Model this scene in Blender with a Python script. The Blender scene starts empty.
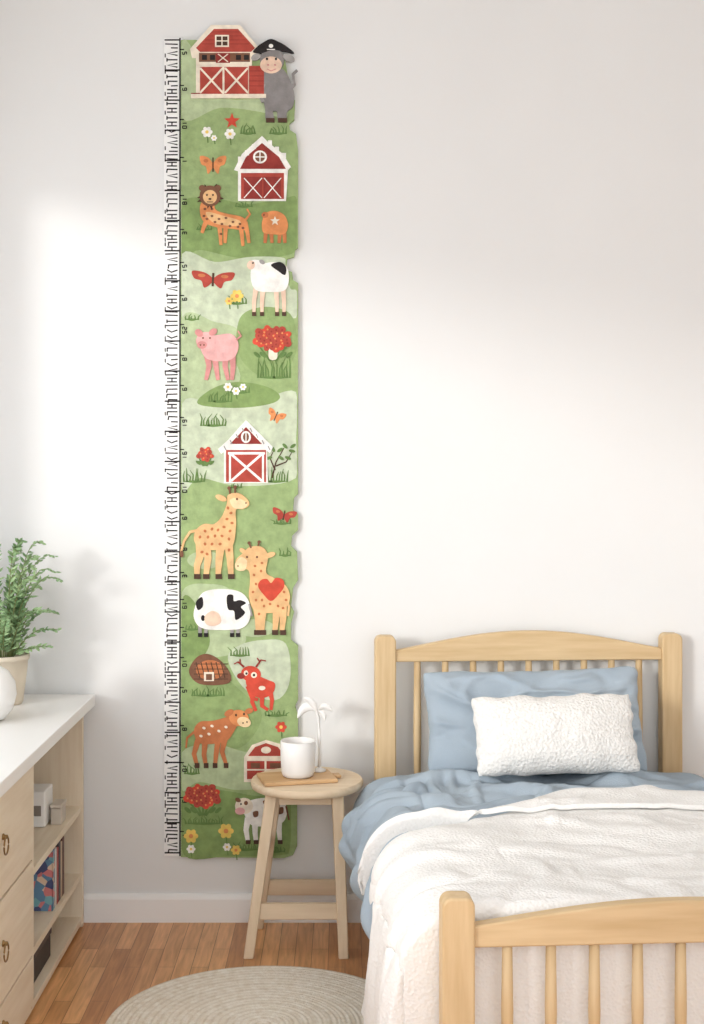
import bpy, bmesh, math, random
from mathutils import Vector, Matrix, noise
C=bpy.context.scene.collection
D=4.4; K=310.0; VX=345.0; VY=460.0; CZ=(921-VY)/K
PI=math.pi
# ------------------------------------------------------------ materials
def lin(c):
    o=[]
    for v in c:
        v/=255.0
        o.append(v/12.92 if v<=0.04045 else ((v+0.055)/1.055)**2.4)
    return (*o,1)
MATS={}
def mat(name,rgb,rough=.6,var=.06,scale=6,stretch=(1,1,1),bump=0,bscale=80,bkind='noise',sheen=0,spec=.4,metal=0,rgb2=None,detail=4,bdist=.004):
    if name in MATS: return MATS[name]
    m=bpy.data.materials.new(name); m.use_nodes=True; nt=m.node_tree; N=nt.nodes; L=nt.links
    b=N['Principled BSDF']; b.inputs['Roughness'].default_value=rough
    b.inputs['Specular IOR Level'].default_value=spec; b.inputs['Metallic'].default_value=metal
    tc=N.new('ShaderNodeTexCoord'); mp=N.new('ShaderNodeMapping'); mp.inputs['Scale'].default_value=stretch
    L.new(tc.outputs['Object'],mp.inputs['Vector'])
    n=N.new('ShaderNodeTexNoise'); n.inputs['Scale'].default_value=scale; n.inputs['Detail'].default_value=detail
    L.new(mp.outputs[0],n.inputs['Vector'])
    r=N.new('ShaderNodeValToRGB')
    c=lin(rgb)
    c2=lin(rgb2) if rgb2 else tuple(min(1,x*(1+var)) for x in c[:3])+(1,)
    c1=c if rgb2 else tuple(x*(1-var) for x in c[:3])+(1,)
    r.color_ramp.elements[0].position=.32; r.color_ramp.elements[1].position=.68
    r.color_ramp.elements[0].color=c1; r.color_ramp.elements[1].color=c2
    L.new(n.outputs['Fac'],r.inputs[0]); L.new(r.outputs[0],b.inputs['Base Color'])
    if bump:
        bp=N.new('ShaderNodeBump'); bp.inputs['Strength'].default_value=bump; bp.inputs['Distance'].default_value=bdist
        if bkind=='noise':
            t=N.new('ShaderNodeTexNoise'); t.inputs['Scale'].default_value=bscale; t.inputs['Detail'].default_value=3; o=t.outputs['Fac']
        else:
            t=N.new('ShaderNodeTexVoronoi'); t.inputs['Scale'].default_value=bscale; o=t.outputs['Distance']
        L.new(tc.outputs['Object'],t.inputs['Vector'])
        L.new(o,bp.inputs['Height']); L.new(bp.outputs[0],b.inputs['Normal'])
    MATS[name]=m; return m
def wood(name,a,b,axis='z',rough=.5):
    st={'x':(1.2,14,14),'y':(14,1.2,14),'z':(14,14,1.2)}[axis]
    return mat(name+'_'+axis,a,rough,scale=3.5,stretch=st,rgb2=b,detail=5,spec=.3)
OAK=lambda ax:wood('bed_oak',(204,174,130),(220,193,151),ax)
PINE=lambda ax:wood('stool_pine',(222,199,167),(234,213,184),ax)
DRS=lambda ax:wood('dresser_birch',(227,209,182),(237,222,198),ax)
m_wall=mat('wall_plaster',(232,232,230),.85,.012,1.5,bump=.04,bscale=140,spec=.2)
m_ceil=mat('ceiling_paint',(240,239,237),.9,.01,2)
m_base=mat('baseboard_paint',(247,246,243),.45,.01,2)
m_white=mat('white_laminate',(243,241,237),.4,.012,3)
m_ceram=mat('white_ceramic',(241,239,235),.3,.01,5)
m_pot=mat('beige_pot',(224,211,190),.75,.06,12,bump=.2,bscale=90)
m_soil=mat('soil',(70,50,38),.95,.3,60,bump=.6,bscale=120)
m_leaf=mat('plant_leaf',(104,140,92),.5,rgb2=(172,198,146),scale=14)
m_stem=mat('plant_stem',(120,128,80),.6,.1)
m_blue=mat('blue_cotton',(160,173,184),.9,rgb2=(176,188,197),scale=5,bump=.3,bscale=240,spec=.1)
m_wlin=mat('white_linen',(241,239,235),.9,.02,6,bump=.6,bscale=140,bkind='voronoi',spec=.1,bdist=.003)
m_knit=mat('pillow_knit',(239,236,231),.95,.03,90,bump=.9,bscale=120,bkind='voronoi',spec=.1,bdist=.004)
m_bronze=mat('bronze_metal',(150,120,80),.35,.1,20,metal=.85)
m_coffee=mat('coffee',(160,124,94),.2,.1,20)
m_dark=mat('dark_box',(62,54,50),.6,.1,12)
m_mattr=mat('mattress_ticking',(225,222,216),.9,.02)
m_page=mat('book_pages',(232,224,206),.85,.05,60,stretch=(1,20,1))

# ------------------------------------------------------------ mesh helpers
def tag(o,label=None,cat=None,group=None,kind=None):
    if label:o['label']=label
    if cat:o['category']=cat
    if group:o['group']=group
    if kind:o['kind']=kind
    return o
def thing(name,label,cat,loc=(0,0,0),rz=0,group=None):
    o=bpy.data.objects.new(name,None); C.objects.link(o); o.location=loc; o.rotation_euler=(0,0,rz); o.empty_display_size=.05
    return tag(o,label,cat,group)
def obj(name,bm,m,parent=None,smooth=False,bevel=0,loc=None):
    me=bpy.data.meshes.new(name)
    bmesh.ops.recalc_face_normals(bm,faces=bm.faces[:])
    bm.to_mesh(me); bm.free()
    for mm in (m if isinstance(m,list) else [m]): me.materials.append(mm)
    o=bpy.data.objects.new(name,me); C.objects.link(o)
    if parent: o.parent=parent
    if loc: o.location=loc
    if smooth:
        for p in me.polygons: p.use_smooth=True
    if bevel:
        b=o.modifiers.new('bevel','BEVEL'); b.width=bevel; b.segments=3; b.limit_method='ANGLE'; b.angle_limit=math.radians(40)
        for p in me.polygons: p.use_smooth=True
        o.modifiers.new('wn','WEIGHTED_NORMAL')
    return o
def box(bm,a,b,mi=0):
    x0,y0,z0=[min(p,q) for p,q in zip(a,b)]; x1,y1,z1=[max(p,q) for p,q in zip(a,b)]
    v=[bm.verts.new(p) for p in [(x0,y0,z0),(x1,y0,z0),(x1,y1,z0),(x0,y1,z0),(x0,y0,z1),(x1,y0,z1),(x1,y1,z1),(x0,y1,z1)]]
    for f in [(0,3,2,1),(4,5,6,7),(0,1,5,4),(1,2,6,5),(2,3,7,6),(3,0,4,7)]:
        bm.faces.new([v[i] for i in f]).material_index=mi
def lathe(bm,prof,n=40,c=(0,0),mi=0):
    rings=[]
    for r,z in prof:
        if r<1e-5: rings.append([bm.verts.new((c[0],c[1],z))])
        else: rings.append([bm.verts.new((c[0]+r*math.cos(2*PI*i/n),c[1]+r*math.sin(2*PI*i/n),z)) for i in range(n)])
    for a,b in zip(rings,rings[1:]):
        for i in range(n):
            j=(i+1)%n
            q=[a[i%len(a)],a[j%len(a)],b[j%len(b)],b[i%len(b)]]
            q=list(dict.fromkeys(q))
            if len(q)>2:
                try: bm.faces.new(q).material_index=mi
                except ValueError: pass
def tube(bm,pts,rad,n=8,mi=0,closed=False):
    pts=[Vector(p) for p in pts]; rs=rad if isinstance(rad,(list,tuple)) else [rad]*len(pts)
    rings=[]
    up=Vector((0,0,1))
    for i,p in enumerate(pts):
        if closed: t=pts[(i+1)%len(pts)]-pts[i-1]
        else: t=pts[min(i+1,len(pts)-1)]-pts[max(i-1,0)]
        t.normalize()
        a=t.cross(up)
        if a.length<.1: a=t.cross(Vector((0,1,0)))
        a.normalize(); b=t.cross(a)
        rings.append([bm.verts.new(p+rs[i]*(a*math.cos(2*PI*k/n)+b*math.sin(2*PI*k/n))) for k in range(n)])
    m=len(rings)
    for i in range(m if closed else m-1):
        A=rings[i];B=rings[(i+1)%m]
        for k in range(n): bm.faces.new([A[k],A[(k+1)%n],B[(k+1)%n],B[k]]).material_index=mi
    if not closed:
        bm.faces.new(rings[0]).material_index=mi; bm.faces.new(rings[-1][::-1]).material_index=mi
def prism_xz(bm,pts,y0,y1,mi=0):
    a=[bm.verts.new((x,y0,z)) for x,z in pts]; b=[bm.verts.new((x,y1,z)) for x,z in pts]
    bm.faces.new(a).material_index=mi; bm.faces.new(b[::-1]).material_index=mi
    n=len(pts)
    for i in range(n): bm.faces.new([a[i],b[i],b[(i+1)%n],a[(i+1)%n]]).material_index=mi
def bar(bm,p,q,w,d):
    p=Vector(p);q=Vector(q)
    v=[]
    for c,k in ((p,0),(q,1)):
        for sx,sy in ((-1,-1),(1,-1),(1,1),(-1,1)): v.append(bm.verts.new((c.x+sx*w[k]/2,c.y+sy*d[k]/2,c.z)))
    for f in [(0,3,2,1),(4,5,6,7),(0,1,5,4),(1,2,6,5),(2,3,7,6),(3,0,4,7)]: bm.faces.new([v[i] for i in f])
B=bmesh.new

# ------------------------------------------------------------ setting
XL=-1.35; XR=2.6; YF=-5.6; ZC=3.2
def struct(name,bm,m,**k):
    return tag(obj(name,bm,m,**k),kind='structure')
bm=B(); box(bm,(XL-.15,0,0),(XR+.1,.12,ZC)); struct('wall_back',bm,m_wall)
WY0,WY1,WZ0,WZ1=-.42,-3.9,.82,2.5
bm=B()
box(bm,(XL-.15,0,0),(XL,YF,WZ0)); box(bm,(XL-.15,0,WZ1),(XL,YF,ZC)); box(bm,(XL-.15,0,WZ0),(XL,WY0,WZ1)); box(bm,(XL-.15,WY1,WZ0),(XL,YF,WZ1))
struct('wall_left',bm,m_wall)
bm=B(); box(bm,(XR,0,0),(XR+.1,YF,ZC)); struct('wall_right',bm,m_wall)
bm=B(); box(bm,(XL-.15,.12,ZC),(XR+.1,YF,ZC+.1)); struct('ceiling',bm,m_ceil)
win=B()
for a,b in (((XL-.1,WY0,WZ0),(XL-.05,WY0-.05,WZ1)),((XL-.1,WY1,WZ0),(XL-.05,WY1+.05,WZ1)),((XL-.1,WY0,WZ0),(XL-.05,WY1,WZ0+.05)),((XL-.1,WY0,WZ1-.04),(XL-.05,WY1,WZ1))): box(win,a,b)
struct('window_1',win,m_base)
bm=B(); prof=[(0,0),(.016,0),(.016,.074),(.011,.086),(.006,.09),(0,.09)]
a=[bm.verts.new((XL,-y,z)) for y,z in prof]; b=[bm.verts.new((XR,-y,z)) for y,z in prof]
bm.faces.new(a); bm.faces.new(b)
for i in range(6): bm.faces.new([a[i],b[i],b[(i+1)%6],a[(i+1)%6]])
struct('baseboard_back',bm,m_base)
bm=B(); box(bm,(XL,-.016,0),(XL+.016,YF,.088)); struct('baseboard_left',bm,m_base)
# floor
fm=bpy.data.materials.new('plank_floor'); fm.use_nodes=True; nt=fm.node_tree; N=nt.nodes; L=nt.links; bs=N['Principled BSDF']
tc=N.new('ShaderNodeTexCoord'); mp=N.new('ShaderNodeMapping'); mp.inputs['Rotation'].default_value=(0,0,PI/2)
L.new(tc.outputs['Object'],mp.inputs['Vector'])
br=N.new('ShaderNodeTexBrick'); L.new(mp.outputs[0],br.inputs['Vector'])
br.inputs['Color1'].default_value=lin((196,138,88)); br.inputs['Color2'].default_value=lin((238,184,128)); br.inputs['Mortar'].default_value=lin((156,104,64))
br.inputs['Scale'].default_value=1; br.inputs['Mortar Size'].default_value=.0011; br.inputs['Mortar Smooth'].default_value=.3
br.inputs['Brick Width'].default_value=.40; br.inputs['Row Height'].default_value=.050; br.offset=.37
mp2=N.new('ShaderNodeMapping'); mp2.inputs['Scale'].default_value=(26,2.2,1); L.new(tc.outputs['Object'],mp2.inputs['Vector'])
ns=N.new('ShaderNodeTexNoise'); ns.inputs['Scale'].default_value=3; ns.inputs['Detail'].default_value=8; ns.inputs['Distortion'].default_value=.6; L.new(mp2.outputs[0],ns.inputs['Vector'])
rp=N.new('ShaderNodeValToRGB'); rp.color_ramp.elements[0].position=.25; rp.color_ramp.elements[1].position=.7; rp.color_ramp.elements[0].color=(.70,.62,.56,1); rp.color_ramp.elements[1].color=(1.1,1.08,1.05,1)
L.new(ns.outputs['Fac'],rp.inputs[0])
mx=N.new('ShaderNodeMix'); mx.data_type='RGBA'; mx.blend_type='MULTIPLY'; mx.inputs[0].default_value=1
L.new(br.outputs['Color'],mx.inputs[6]); L.new(rp.outputs[0],mx.inputs[7]); L.new(mx.outputs[2],bs.inputs['Base Color'])
bs.inputs['Roughness'].default_value=.32
bp=N.new('ShaderNodeBump'); bp.inputs['Strength'].default_value=.2; bp.inputs['Distance'].default_value=.002; bp.invert=True
L.new(br.outputs['Fac'],bp.inputs['Height']); L.new(bp.outputs[0],bs.inputs['Normal'])
bm=B(); box(bm,(XL-.15,.12,-.08),(XR+.1,YF,0)); struct('floor',bm,fm)

# ------------------------------------------------------------ growth chart
chart=thing('growth_chart','tall wall growth chart, green board of farm animals beside a black-marked white ruler','growth chart',(0,-.001,0))
PAL=dict(cream=(238,226,206),white=(242,239,232),strip=(244,243,240),red=(176,76,64),dred=(148,60,54),bred=(206,80,62),brown=(126,88,68),dbrown=(84,62,50),
 black=(44,40,40),gray=(138,134,132),lgray=(162,158,154),pink=(228,174,170),dpink=(210,144,140),peach=(234,202,178),orange=(220,144,92),
 tan=(230,186,134),tan2=(238,210,166),dor=(194,120,78),green=(132,156,97),dgreen=(102,130,75),mgreen=(152,173,119),lgreen=(178,193,152),pale=(194,204,177),
 yellow=(234,202,106),g2=(142,164,108))
def pm(n): return mat('paint_'+n,PAL[n],.75,.02 if n=='strip' else .14,34,bump=0 if n in('strip','black') else .25,bscale=120,spec=.2)
def sp(pts,n=6):
    o=[];m=len(pts)
    for i in range(m):
        p0,p1,p2,p3=[pts[(i+k)%m] for k in (-1,0,1,2)]
        for j in range(n):
            t=j/n
            o.append(tuple(.5*((2*p1[a])+(-p0[a]+p2[a])*t+(2*p0[a]-5*p1[a]+4*p2[a]-p3[a])*t*t+(-p0[a]+3*p1[a]-3*p2[a]+p3[a])*t**3) for a in (0,1)))
    return o
def ell(cx,cy,rx,ry,rot=0,n=22):
    c,s=math.cos(rot),math.sin(rot)
    return [(cx+rx*math.cos(2*PI*i/n)*c-ry*math.sin(2*PI*i/n)*s, cy+rx*math.cos(2*PI*i/n)*s+ry*math.sin(2*PI*i/n)*c) for i in range(n)]
def ln(pts,w,w2=None):
    w2=w if w2 is None else w2; Lf=[];Rt=[]; n=len(pts)
    for i,p in enumerate(pts):
        a=pts[max(i-1,0)]; b=pts[min(i+1,n-1)]
        dx,dy=b[0]-a[0],b[1]-a[1]; l=math.hypot(dx,dy) or 1
        ww=(w+(w2-w)*i/(n-1))/2
        nx,ny=-dy/l*ww,dx/l*ww
        Lf.append((p[0]+nx,p[1]+ny)); Rt.append((p[0]-nx,p[1]-ny))
    return Lf+Rt[::-1]
def rect(a,b,c,d): return [(a,b),(c,b),(c,d),(a,d)]
BF=.016
class Fig:
    def __init__(s,name,th=.003,base=BF,step=.00022,label=None): s.name=name; s.th=th; s.base=base; s.bm=B(); s.m=[]; s.k=0; s.step=step; s.label=label
    def add(s,col,*shapes):
        mm=pm(col)
        if mm not in s.m: s.m.append(mm)
        mi=s.m.index(mm)
        s.k+=1
        for n_,pts in enumerate(shapes):
            yf=-(s.base+s.th+s.k*s.step+n_%7*.000006)
            f=1-(-yf)/D
            P=[((x-VX)/K*f,(CZ+(VY-y)/K*f)) for x,y in pts]
            q=[];
            for p in P:
                if not q or abs(p[0]-q[-1][0])+abs(p[1]-q[-1][1])>1e-6: q.append(p)
            prism_xz(s.bm,q,yf,-s.base+.0005,mi)
        return s
    def done(s,parent=chart):
        o=obj(s.name,s.bm,s.m,parent)
        if s.label: o['label']=s.label
        return o
f=Fig('ruler_strip',.004,.001); f.add('strip',rect(164,38,182,856)); f.done()
f=Fig('ruler_markings',.0003,.0052); rr=random.Random(3)
S=[rect(179.2,38,180.8,856)]
y=40
while y<853:
    q=rr.random()
    j=lambda a=.5: rr.uniform(-a,a)
    if q<.30: S.append(ln([(rr.choice((165.2,167,169,171)),y),(177.8,y+j())],1.25))
    elif q<.48:
        a=166.5+rr.random()*2; S+= [ln([(a,y),(177.5,y+j())],1.3),ln([(a+.4,y),(a+j(),y+3.6)],1.3)]; y+=1
    elif q<.62: S+= [ln([(167,y),(171.5,y+2.4),(177.5,y+.3)],1.3)]; y+=1.6
    elif q<.76: S+= [ln([(167,y),(177,y)],1.3),ln([(167,y+3.6),(177,y+3.6)],1.3),ln([(172,y),(172,y+3.6)],1.2)]; y+=3.2
    elif q<.88: S+= [ln([(177.5,y),(167.5,y+1.8),(177.5,y+3.8)],1.3)]; y+=3
    else: S+= [ln([(167,y),(167,y+3.6)],1.3),ln([(167,y+1.8),(177.5,y+1.8)],1.3)]; y+=2.2
    if rr.random()<.35: S.append(ln([(165.2,y-1),(165.3,y+2.8)],1.1))
    y+=rr.uniform(3.2,4.5)
for i in range(28): yy=40+i*30.1; S.append(ln([(164.6,yy),(179.6,yy)],1.5))
f.add('black',*S); f.done()
bo=[(181,40),(196,40),(250,60),(285,60),(292,98),(295,100),(294,120),(289,124),(290,130),(296,134),(298,150),(298,248),(295,250),(294,257),(287,259),(286,270),(292,272),(293,280),(298,283),(298,300),(298,494),(294,498),(293,510),(298,514),(298,530),(292,536),(291,546),(297,552),(298,580),(293,588),(291,606),(294,612),(291,624),(291,640),(298,646),(298,700),(295,706),(298,716),(298,750),(294,756),(297,770),(297,846),(293,855),(284,858),(181,857)]
f=Fig('board',.015,.001,.0001); f.add('mgreen',bo); f.done()
cl=lambda pts:[(min(max(x,181.6),291),y) for x,y in pts]
HN=[0]
def hill(col,pts):
    HN[0]+=1; f=Fig('painted_hill',.0003+HN[0]*.00007,step=0); f.add(col,pts); f.done()
hill('lgreen',cl(sp([(182,42),(200,60),(225,97),(260,98),(284,100),(286,118),(260,112),(220,108),(182,118)])))
hill('green',[(min(max(x,181.6),297),y) for x,y in sp([(182,203),(215,199),(250,204),(285,198),(297,200),(297,245),(284,256),(240,258),(200,250),(182,256)])])
hill('pale',[(min(max(x,181.6),285.5 if y<284 else 297),y) for x,y in sp([(182,254),(215,262),(250,257),(284,258),(286,268),(290,288),(297,292),(296,318),(262,312),(238,330),(215,322),(182,318)])])
hill('lgreen',cl(sp([(182,318),(215,322),(238,330),(232,352),(240,380),(215,402),(182,412)])))
hill('g2',sp([(240,318),(262,307),(288,312),(296,330),(296,352),(280,378),(256,374),(238,352)]))
hill('pale',[(min(max(x,181.6),297),y) for x,y in sp([(182,404),(215,404),(255,402),(296,392),(296,440),(296,478),(240,486),(200,478),(182,488)])])
hill('green',sp([(198,404),(210,390),(235,382),(265,386),(280,396),(270,404),(235,408)]))
hill('lgreen',cl(sp([(182,592),(210,584),(234,594),(246,640),(225,656),(182,650)])))
hill('green',cl(sp([(182,600),(196,604),(210,640),(198,662),(182,668)])))
hill('pale',cl(sp([(238,646),(262,640),(286,644),(290,680),(276,700),(246,690),(228,660)])))
hill('g2',cl(sp([(182,672),(205,664),(240,690),(262,716),(240,748),(205,742),(182,752)])))
hill('lgreen',cl(sp([(182,752),(215,744),(250,752),(290,742),(290,780),(240,790),(200,782),(182,790)])))
hill('green',cl(sp([(182,800),(215,790),(260,796),(290,790),(290,846),(280,855),(230,856),(184,855)])))
hill('lgreen',ell(205,560,18,9,0)); hill('lgreen',ell(255,628,20,9))
SEG={'0':[(0,0,2,0),(2,0,2,4),(2,4,0,4),(0,4,0,0)],'1':[(1,0,1,4)],'5':[(2,0,0,0),(0,0,0,2),(0,2,2,2),(2,2,2,4),(2,4,0,4)],'6':[(2,0,0,0),(0,0,0,4),(0,4,2,4),(2,4,2,2),(2,2,0,2)],'8':[(0,0,2,0),(2,0,2,4),(2,4,0,4),(0,4,0,0),(0,2,2,2)],'3':[(0,0,2,0),(2,0,2,4),(2,4,0,4),(0,2,2,2)],'2':[(0,0,2,0),(2,0,2,2),(2,2,0,2),(0,2,0,4),(0,4,2,4)],'9':[(2,2,0,2),(0,2,0,0),(0,0,2,0),(2,0,2,4),(2,4,0,4)]}
for yy,tx in ((52,'5'),(88,'6'),(122,'10'),(160,'1'),(198,'18'),(232,'3'),(265,'51'),(298,'6'),(327,'25'),(358,'8'),(388,'6'),(420,'91'),(452,'61'),(486,'10'),(517,'6'),(548,'8'),(575,'3'),(602,'16'),(630,'10'),(660,'10'),(690,'5'),(728,'8'),(765,'10'),(800,'6'),(834,'1')):
    f=Fig('ruler_numeral',.0018); S=[ln([(180,yy-2.5),(184,yy-2.5)],1.1)]
    for n_,ch in enumerate(tx):
        for a,b,c,d in SEG[ch]: S.append(ln([(182.6+b*1.0+.01,yy+n_*4.0+2.4-a*1.2),(182.6+d*1.0,yy+n_*4.0+2.4-c*1.2)],.9))
    f.add('black',*S); f.done()
rr=random.Random(5)
for (x,y,w,h,c) in [(248,134,14,10,'dgreen'),(278,134,16,8,'dgreen'),(204,230,14,6,'dgreen'),(244,207,16,6,'dgreen'),(213,426,24,12,'dgreen'),(194,482,20,14,'dgreen'),(275,482,24,14,'dgreen'),
   (236,488,10,6,'dgreen'),(220,402,22,10,'dgreen'),(240,393,18,8,'dgreen'),(282,524,16,6,'dgreen'),(285,556,10,8,'dgreen'),(192,630,12,8,'dgreen'),(208,696,32,10,'dgreen'),(240,656,18,9,'dgreen'),(276,716,20,6,'dgreen'),
   (192,774,14,10,'dgreen'),(204,824,36,8,'dgreen'),(246,850,26,8,'dgreen'),(274,852,20,8,'dgreen'),(274,378,32,22,'dgreen'),(237,304,18,10,'dgreen'),(192,320,12,6,'dgreen')]:
    f=Fig('grass_tuft',.0015); n=int(w/2.3); S=[]
    for i in range(n):
        bx=x-w/2+w*i/max(1,n-1); hh=h*rr.uniform(.6,1.1)
        S.append(ln([(bx,y),(bx+rr.uniform(-1,1),y-hh*.6),(bx+rr.uniform(-3.5,3.5),y-hh)],2.0,.4))
    S.append(sp([(x-w/2,y-.8),(x,y-1.6),(x+w/2,y-.8),(x,y+1)],3))
    f.add(c,*S); f.done()
# --- barns
f=Fig('barn_figure',.005,label='large red barn cut-out at the very top')
f.add('cream',[(190,49),(211,25),(240,25),(260,49),(257,58),(252,58),(252,97),(196,97),(196,58),(192,58)])
f.add('red',[(196,48),(214,29),(238,29),(255,48),(251,52),(200,52)])
f.add('dred',*[ln([(202+i*3.2,44-i*4),(249-i*3.2,44-i*4)],.7) for i in range(4)])
f.add('brown',rect(199,53,250,62)); f.add('black',*[rect(x,55,x+5,60) for x in (202,210,236,244)])
f.add('cream',rect(215,35,229,47)); f.add('dbrown',rect(216.5,36.5,227.5,45.5)); f.add('cream',ln([(222,35),(222,47)],1.2),ln([(216,41),(228,41)],1.2),rect(198,62,251,65))
f.add('dred',rect(216,53,230,63)); f.add('cream',ln([(218,62),(228,54)],1),ln([(218,54),(228,62)],1))
f.add('red',rect(200,67,248,94)); f.add('cream',rect(222.5,67,224.5,94),ln([(200,68),(223,93)],2),ln([(200,93),(223,68)],2),ln([(225,68),(248,93)],2),ln([(225,93),(248,68)],2))
f.add('red',rect(249,66,264,94)); f.add('dred',*[ln([(249,y),(264,y)],.8) for y in (71,76,81,86)])
f.add('cream',rect(191,94,266,98)); f.add('dred',ln([(191,93.5),(200,93.5)],1)); f.done()
f=Fig('barn_figure',.004,label='dark red barn with white snowy roof edge')
f.add('white',[(262,136),(269,143),(283,154),(291,167),(288,170),(286,201),(238,201),(238,171),(234,170),(242,154),(253,144)])
f.add('dred',[(262,143),(279,157),(286,169),(240,169),(246,157)]); f.add('red',rect(241,172,284,199))
f.add('white',ell(260,157,7,6.5)); f.add('brown',ell(260,157,5,4.8)); f.add('white',ln([(260,152),(260,162)],1.1),ln([(255,157),(265,157)],1.1),rect(239,169,287,173))
f.add('dred',rect(244,177,262,199),rect(263.5,177,281,199)); f.add('white',ln([(244,178),(262,198)],1),ln([(262,178),(244,198)],1),ln([(264,178),(281,198)],1),ln([(281,178),(264,198)],1))
f.add('white',*[rect(x,135+abs(x-262)*.9,x+4,140+abs(x-262)*.9) for x in (238,245,252,268,275,282)]); f.done()
f=Fig('barn_figure',.004,label='red barn with grey-beaded white roof')
f.add('white',[(246,420),(256,430),(266,440),(273,447),(270,453),(267,451),(268,483),(224,483),(224,452),(221,454),(218,449),(228,440),(237,430)])
f.add('dred',[(246,427),(262,444),(230,444)]); f.add('white',ell(246,437,5,6)); f.add('brown',ell(246,437,3,4.4)); f.add('white',rect(245.5,432,246.5,442))
f.add('red',rect(226,450,266,482)); f.add('white',ln([(231,454),(262,481)],2.4),ln([(262,454),(231,481)],2.4),rect(228,452,265,454.5),rect(229,452,231,482),rect(262,452,264,482))
f.add('lgray',*[ln([(246+d*s,424+d),(248+d*s,428+d)],1) for d in (4,10,16,22) for s in (-1,1)]); f.done()
f=Fig('barn_figure',.004,label='small low red barn near the bottom')
f.add('cream',[(244,757),(252,745),(266,740),(280,744),(289,757),(287,782),(244,782)]); f.add('red',[(248,756),(255,747),(266,743),(278,747),(285,756)])
f.add('red',rect(247,761,284,779)); f.add('cream',ell(266,750,5,3.4),rect(264.5,760,266.5,780),rect(247,769,284,770.5)); f.add('brown',rect(251,763,260,768),rect(270,763,281,768)); f.done()
f=Fig('farmhouse_figure',.003)
f.add('brown',sp([(189,672),(196,658),(208,654),(222,662),(231,676),(226,684),(200,684)])); f.add('dor',ell(210,670,14,10))
f.add('dbrown',*[ln([(196+i*5,662),(200+i*5,678)],1) for i in range(6)],*[ln([(194,664+i*5),(228,664+i*5)],.8) for i in range(4)])
f.add('cream',rect(204,672,214,681)); f.add('brown',rect(206,674,212,680)); f.done()
# --- donkey
f=Fig('donkey_figure',.007,label='grey donkey wearing a black pirate hat')
f.add('gray',ln([(288,92),(294,84),(293,74),(297,70)],4,2.5))
f.add('gray',sp([(265,68),(278,67),(287,74),(294,92),(293,106),(287,112),(286,120),(278,120),(277,112),(273,112),(274,120),(266,120),(265,108),(261,92),(260,78)],8))
f.add('lgray',ln([(263,84),(260,94),(263,102)],5,3.5)); f.add('gray',ell(272,60,12,13)); f.add('lgray',ell(256,57,5,3.2,-.4),ell(289,58,6,3.5,.4))
f.add('peach',ell(271,65,11,8.5)); f.add('black',ell(267,59,1.2,1.4),ell(276,59,1.2,1.4)); f.add('dpink',ell(268,65,1.2,.9),ell(275,65,1.2,.9),ln([(267,69),(271,71),(276,69)],.9))
f.add('black',sp([(253,52),(258,46),(264,42),(271,39),(279,42),(286,46),(294,53),(282,51),(272,50),(262,53)],8)); f.add('white',ell(271,46,2.2,2),ln([(267,49.5),(275,49.5)],.9))
f.add('dbrown',rect(266,118,274.5,122),rect(278,118,287,122)); f.done()
def star(cx,cy,r,a0=-PI/2): return [(cx+(r if i%2==0 else r*.42)*math.cos(a0+i*PI/5),cy+(r if i%2==0 else r*.42)*math.sin(a0+i*PI/5)) for i in range(10)]
f=Fig('star_figure',.002); f.add('bred',star(232,121,8)); f.done()
def flower(cx,cy,r,petal,heart,n=6):
    f=Fig('flower_figure',.0016); f.add('dgreen',ln([(cx,cy),(cx+1,cy+r*2)],1))
    f.add(petal,*[ell(cx+r*.6*math.cos(i*2*PI/n),cy+r*.6*math.sin(i*2*PI/n),r*.45,r*.38,i*2*PI/n,10) for i in range(n)])
    f.add(heart,ell(cx,cy,r*.32,r*.32,0,10)); return f.done()
for a in [(207,132,5.4,'white','yellow'),(230,134,5.4,'white','yellow'),(214,138,3,'white','yellow'),(237,296,6.4,'yellow','orange'),(229,301,4,'yellow','orange'),(228,387,4.4,'white','yellow'),(236,391,4,'white','yellow'),(243,387,3.4,'white','yellow'),
   (281,727,5.5,'bred','yellow'),(226,831,7.5,'yellow','orange'),(191,836,7,'yellow','orange'),(191,849,4.4,'white','yellow'),(236,850,5,'yellow','orange'),(227,847,4,'white','yellow')]: flower(*a)
def butterfly(cx,cy,w,h,c,rot=0):
    f=Fig('butterfly_figure',.002); co,si=math.cos(rot),math.sin(rot)
    T=lambda pts:[(cx+(x*w)*co-(y*h)*si,cy+(x*w)*si+(y*h)*co) for x,y in pts]
    f.add(c,T(sp([(0,0),(-.4,-.5),(-1,-.6),(-.9,0),(-.55,.2),(-.4,.75),(-.1,.4)])),T(sp([(0,0),(.4,-.5),(1,-.6),(.9,0),(.55,.2),(.4,.75),(.1,.4)])))
    f.add('dbrown',T(ln([(0,-.5),(0,.6)],.10))); f.add('dor',T(ell(-.55,-.25,.18,.14)),T(ell(.55,-.25,.18,.14))); return f.done()
butterfly(213,164,13,13,'orange'); butterfly(213,279,21,12,'red',.05); butterfly(276,416,9,9,'orange',.4); butterfly(284,515,12,9,'red',.2)
f=Fig('lion_figure',.003,label='brown-maned lion head on an orange spotted body')
f.add('orange',ln([(244,222),(250,214),(247,209)],2.4,1.6))
f.add('orange',sp([(202,202),(213,202),(216,210),(228,214),(242,217),(248,224),(245,230),(234,229),(216,227),(204,222),(200,212)]))
f.add('orange',*[ln([(x,222),(x+(x2-x)*.6,(222+y2)/2),(x2,y2)],5,3) for x,x2,y2 in ((206,202,233),(219,221,245),(226,225,243),(240,243,246),(245,249,243))])
f.add('tan',sp([(206,212),(224,216),(240,221),(236,226),(214,223)]))
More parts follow.
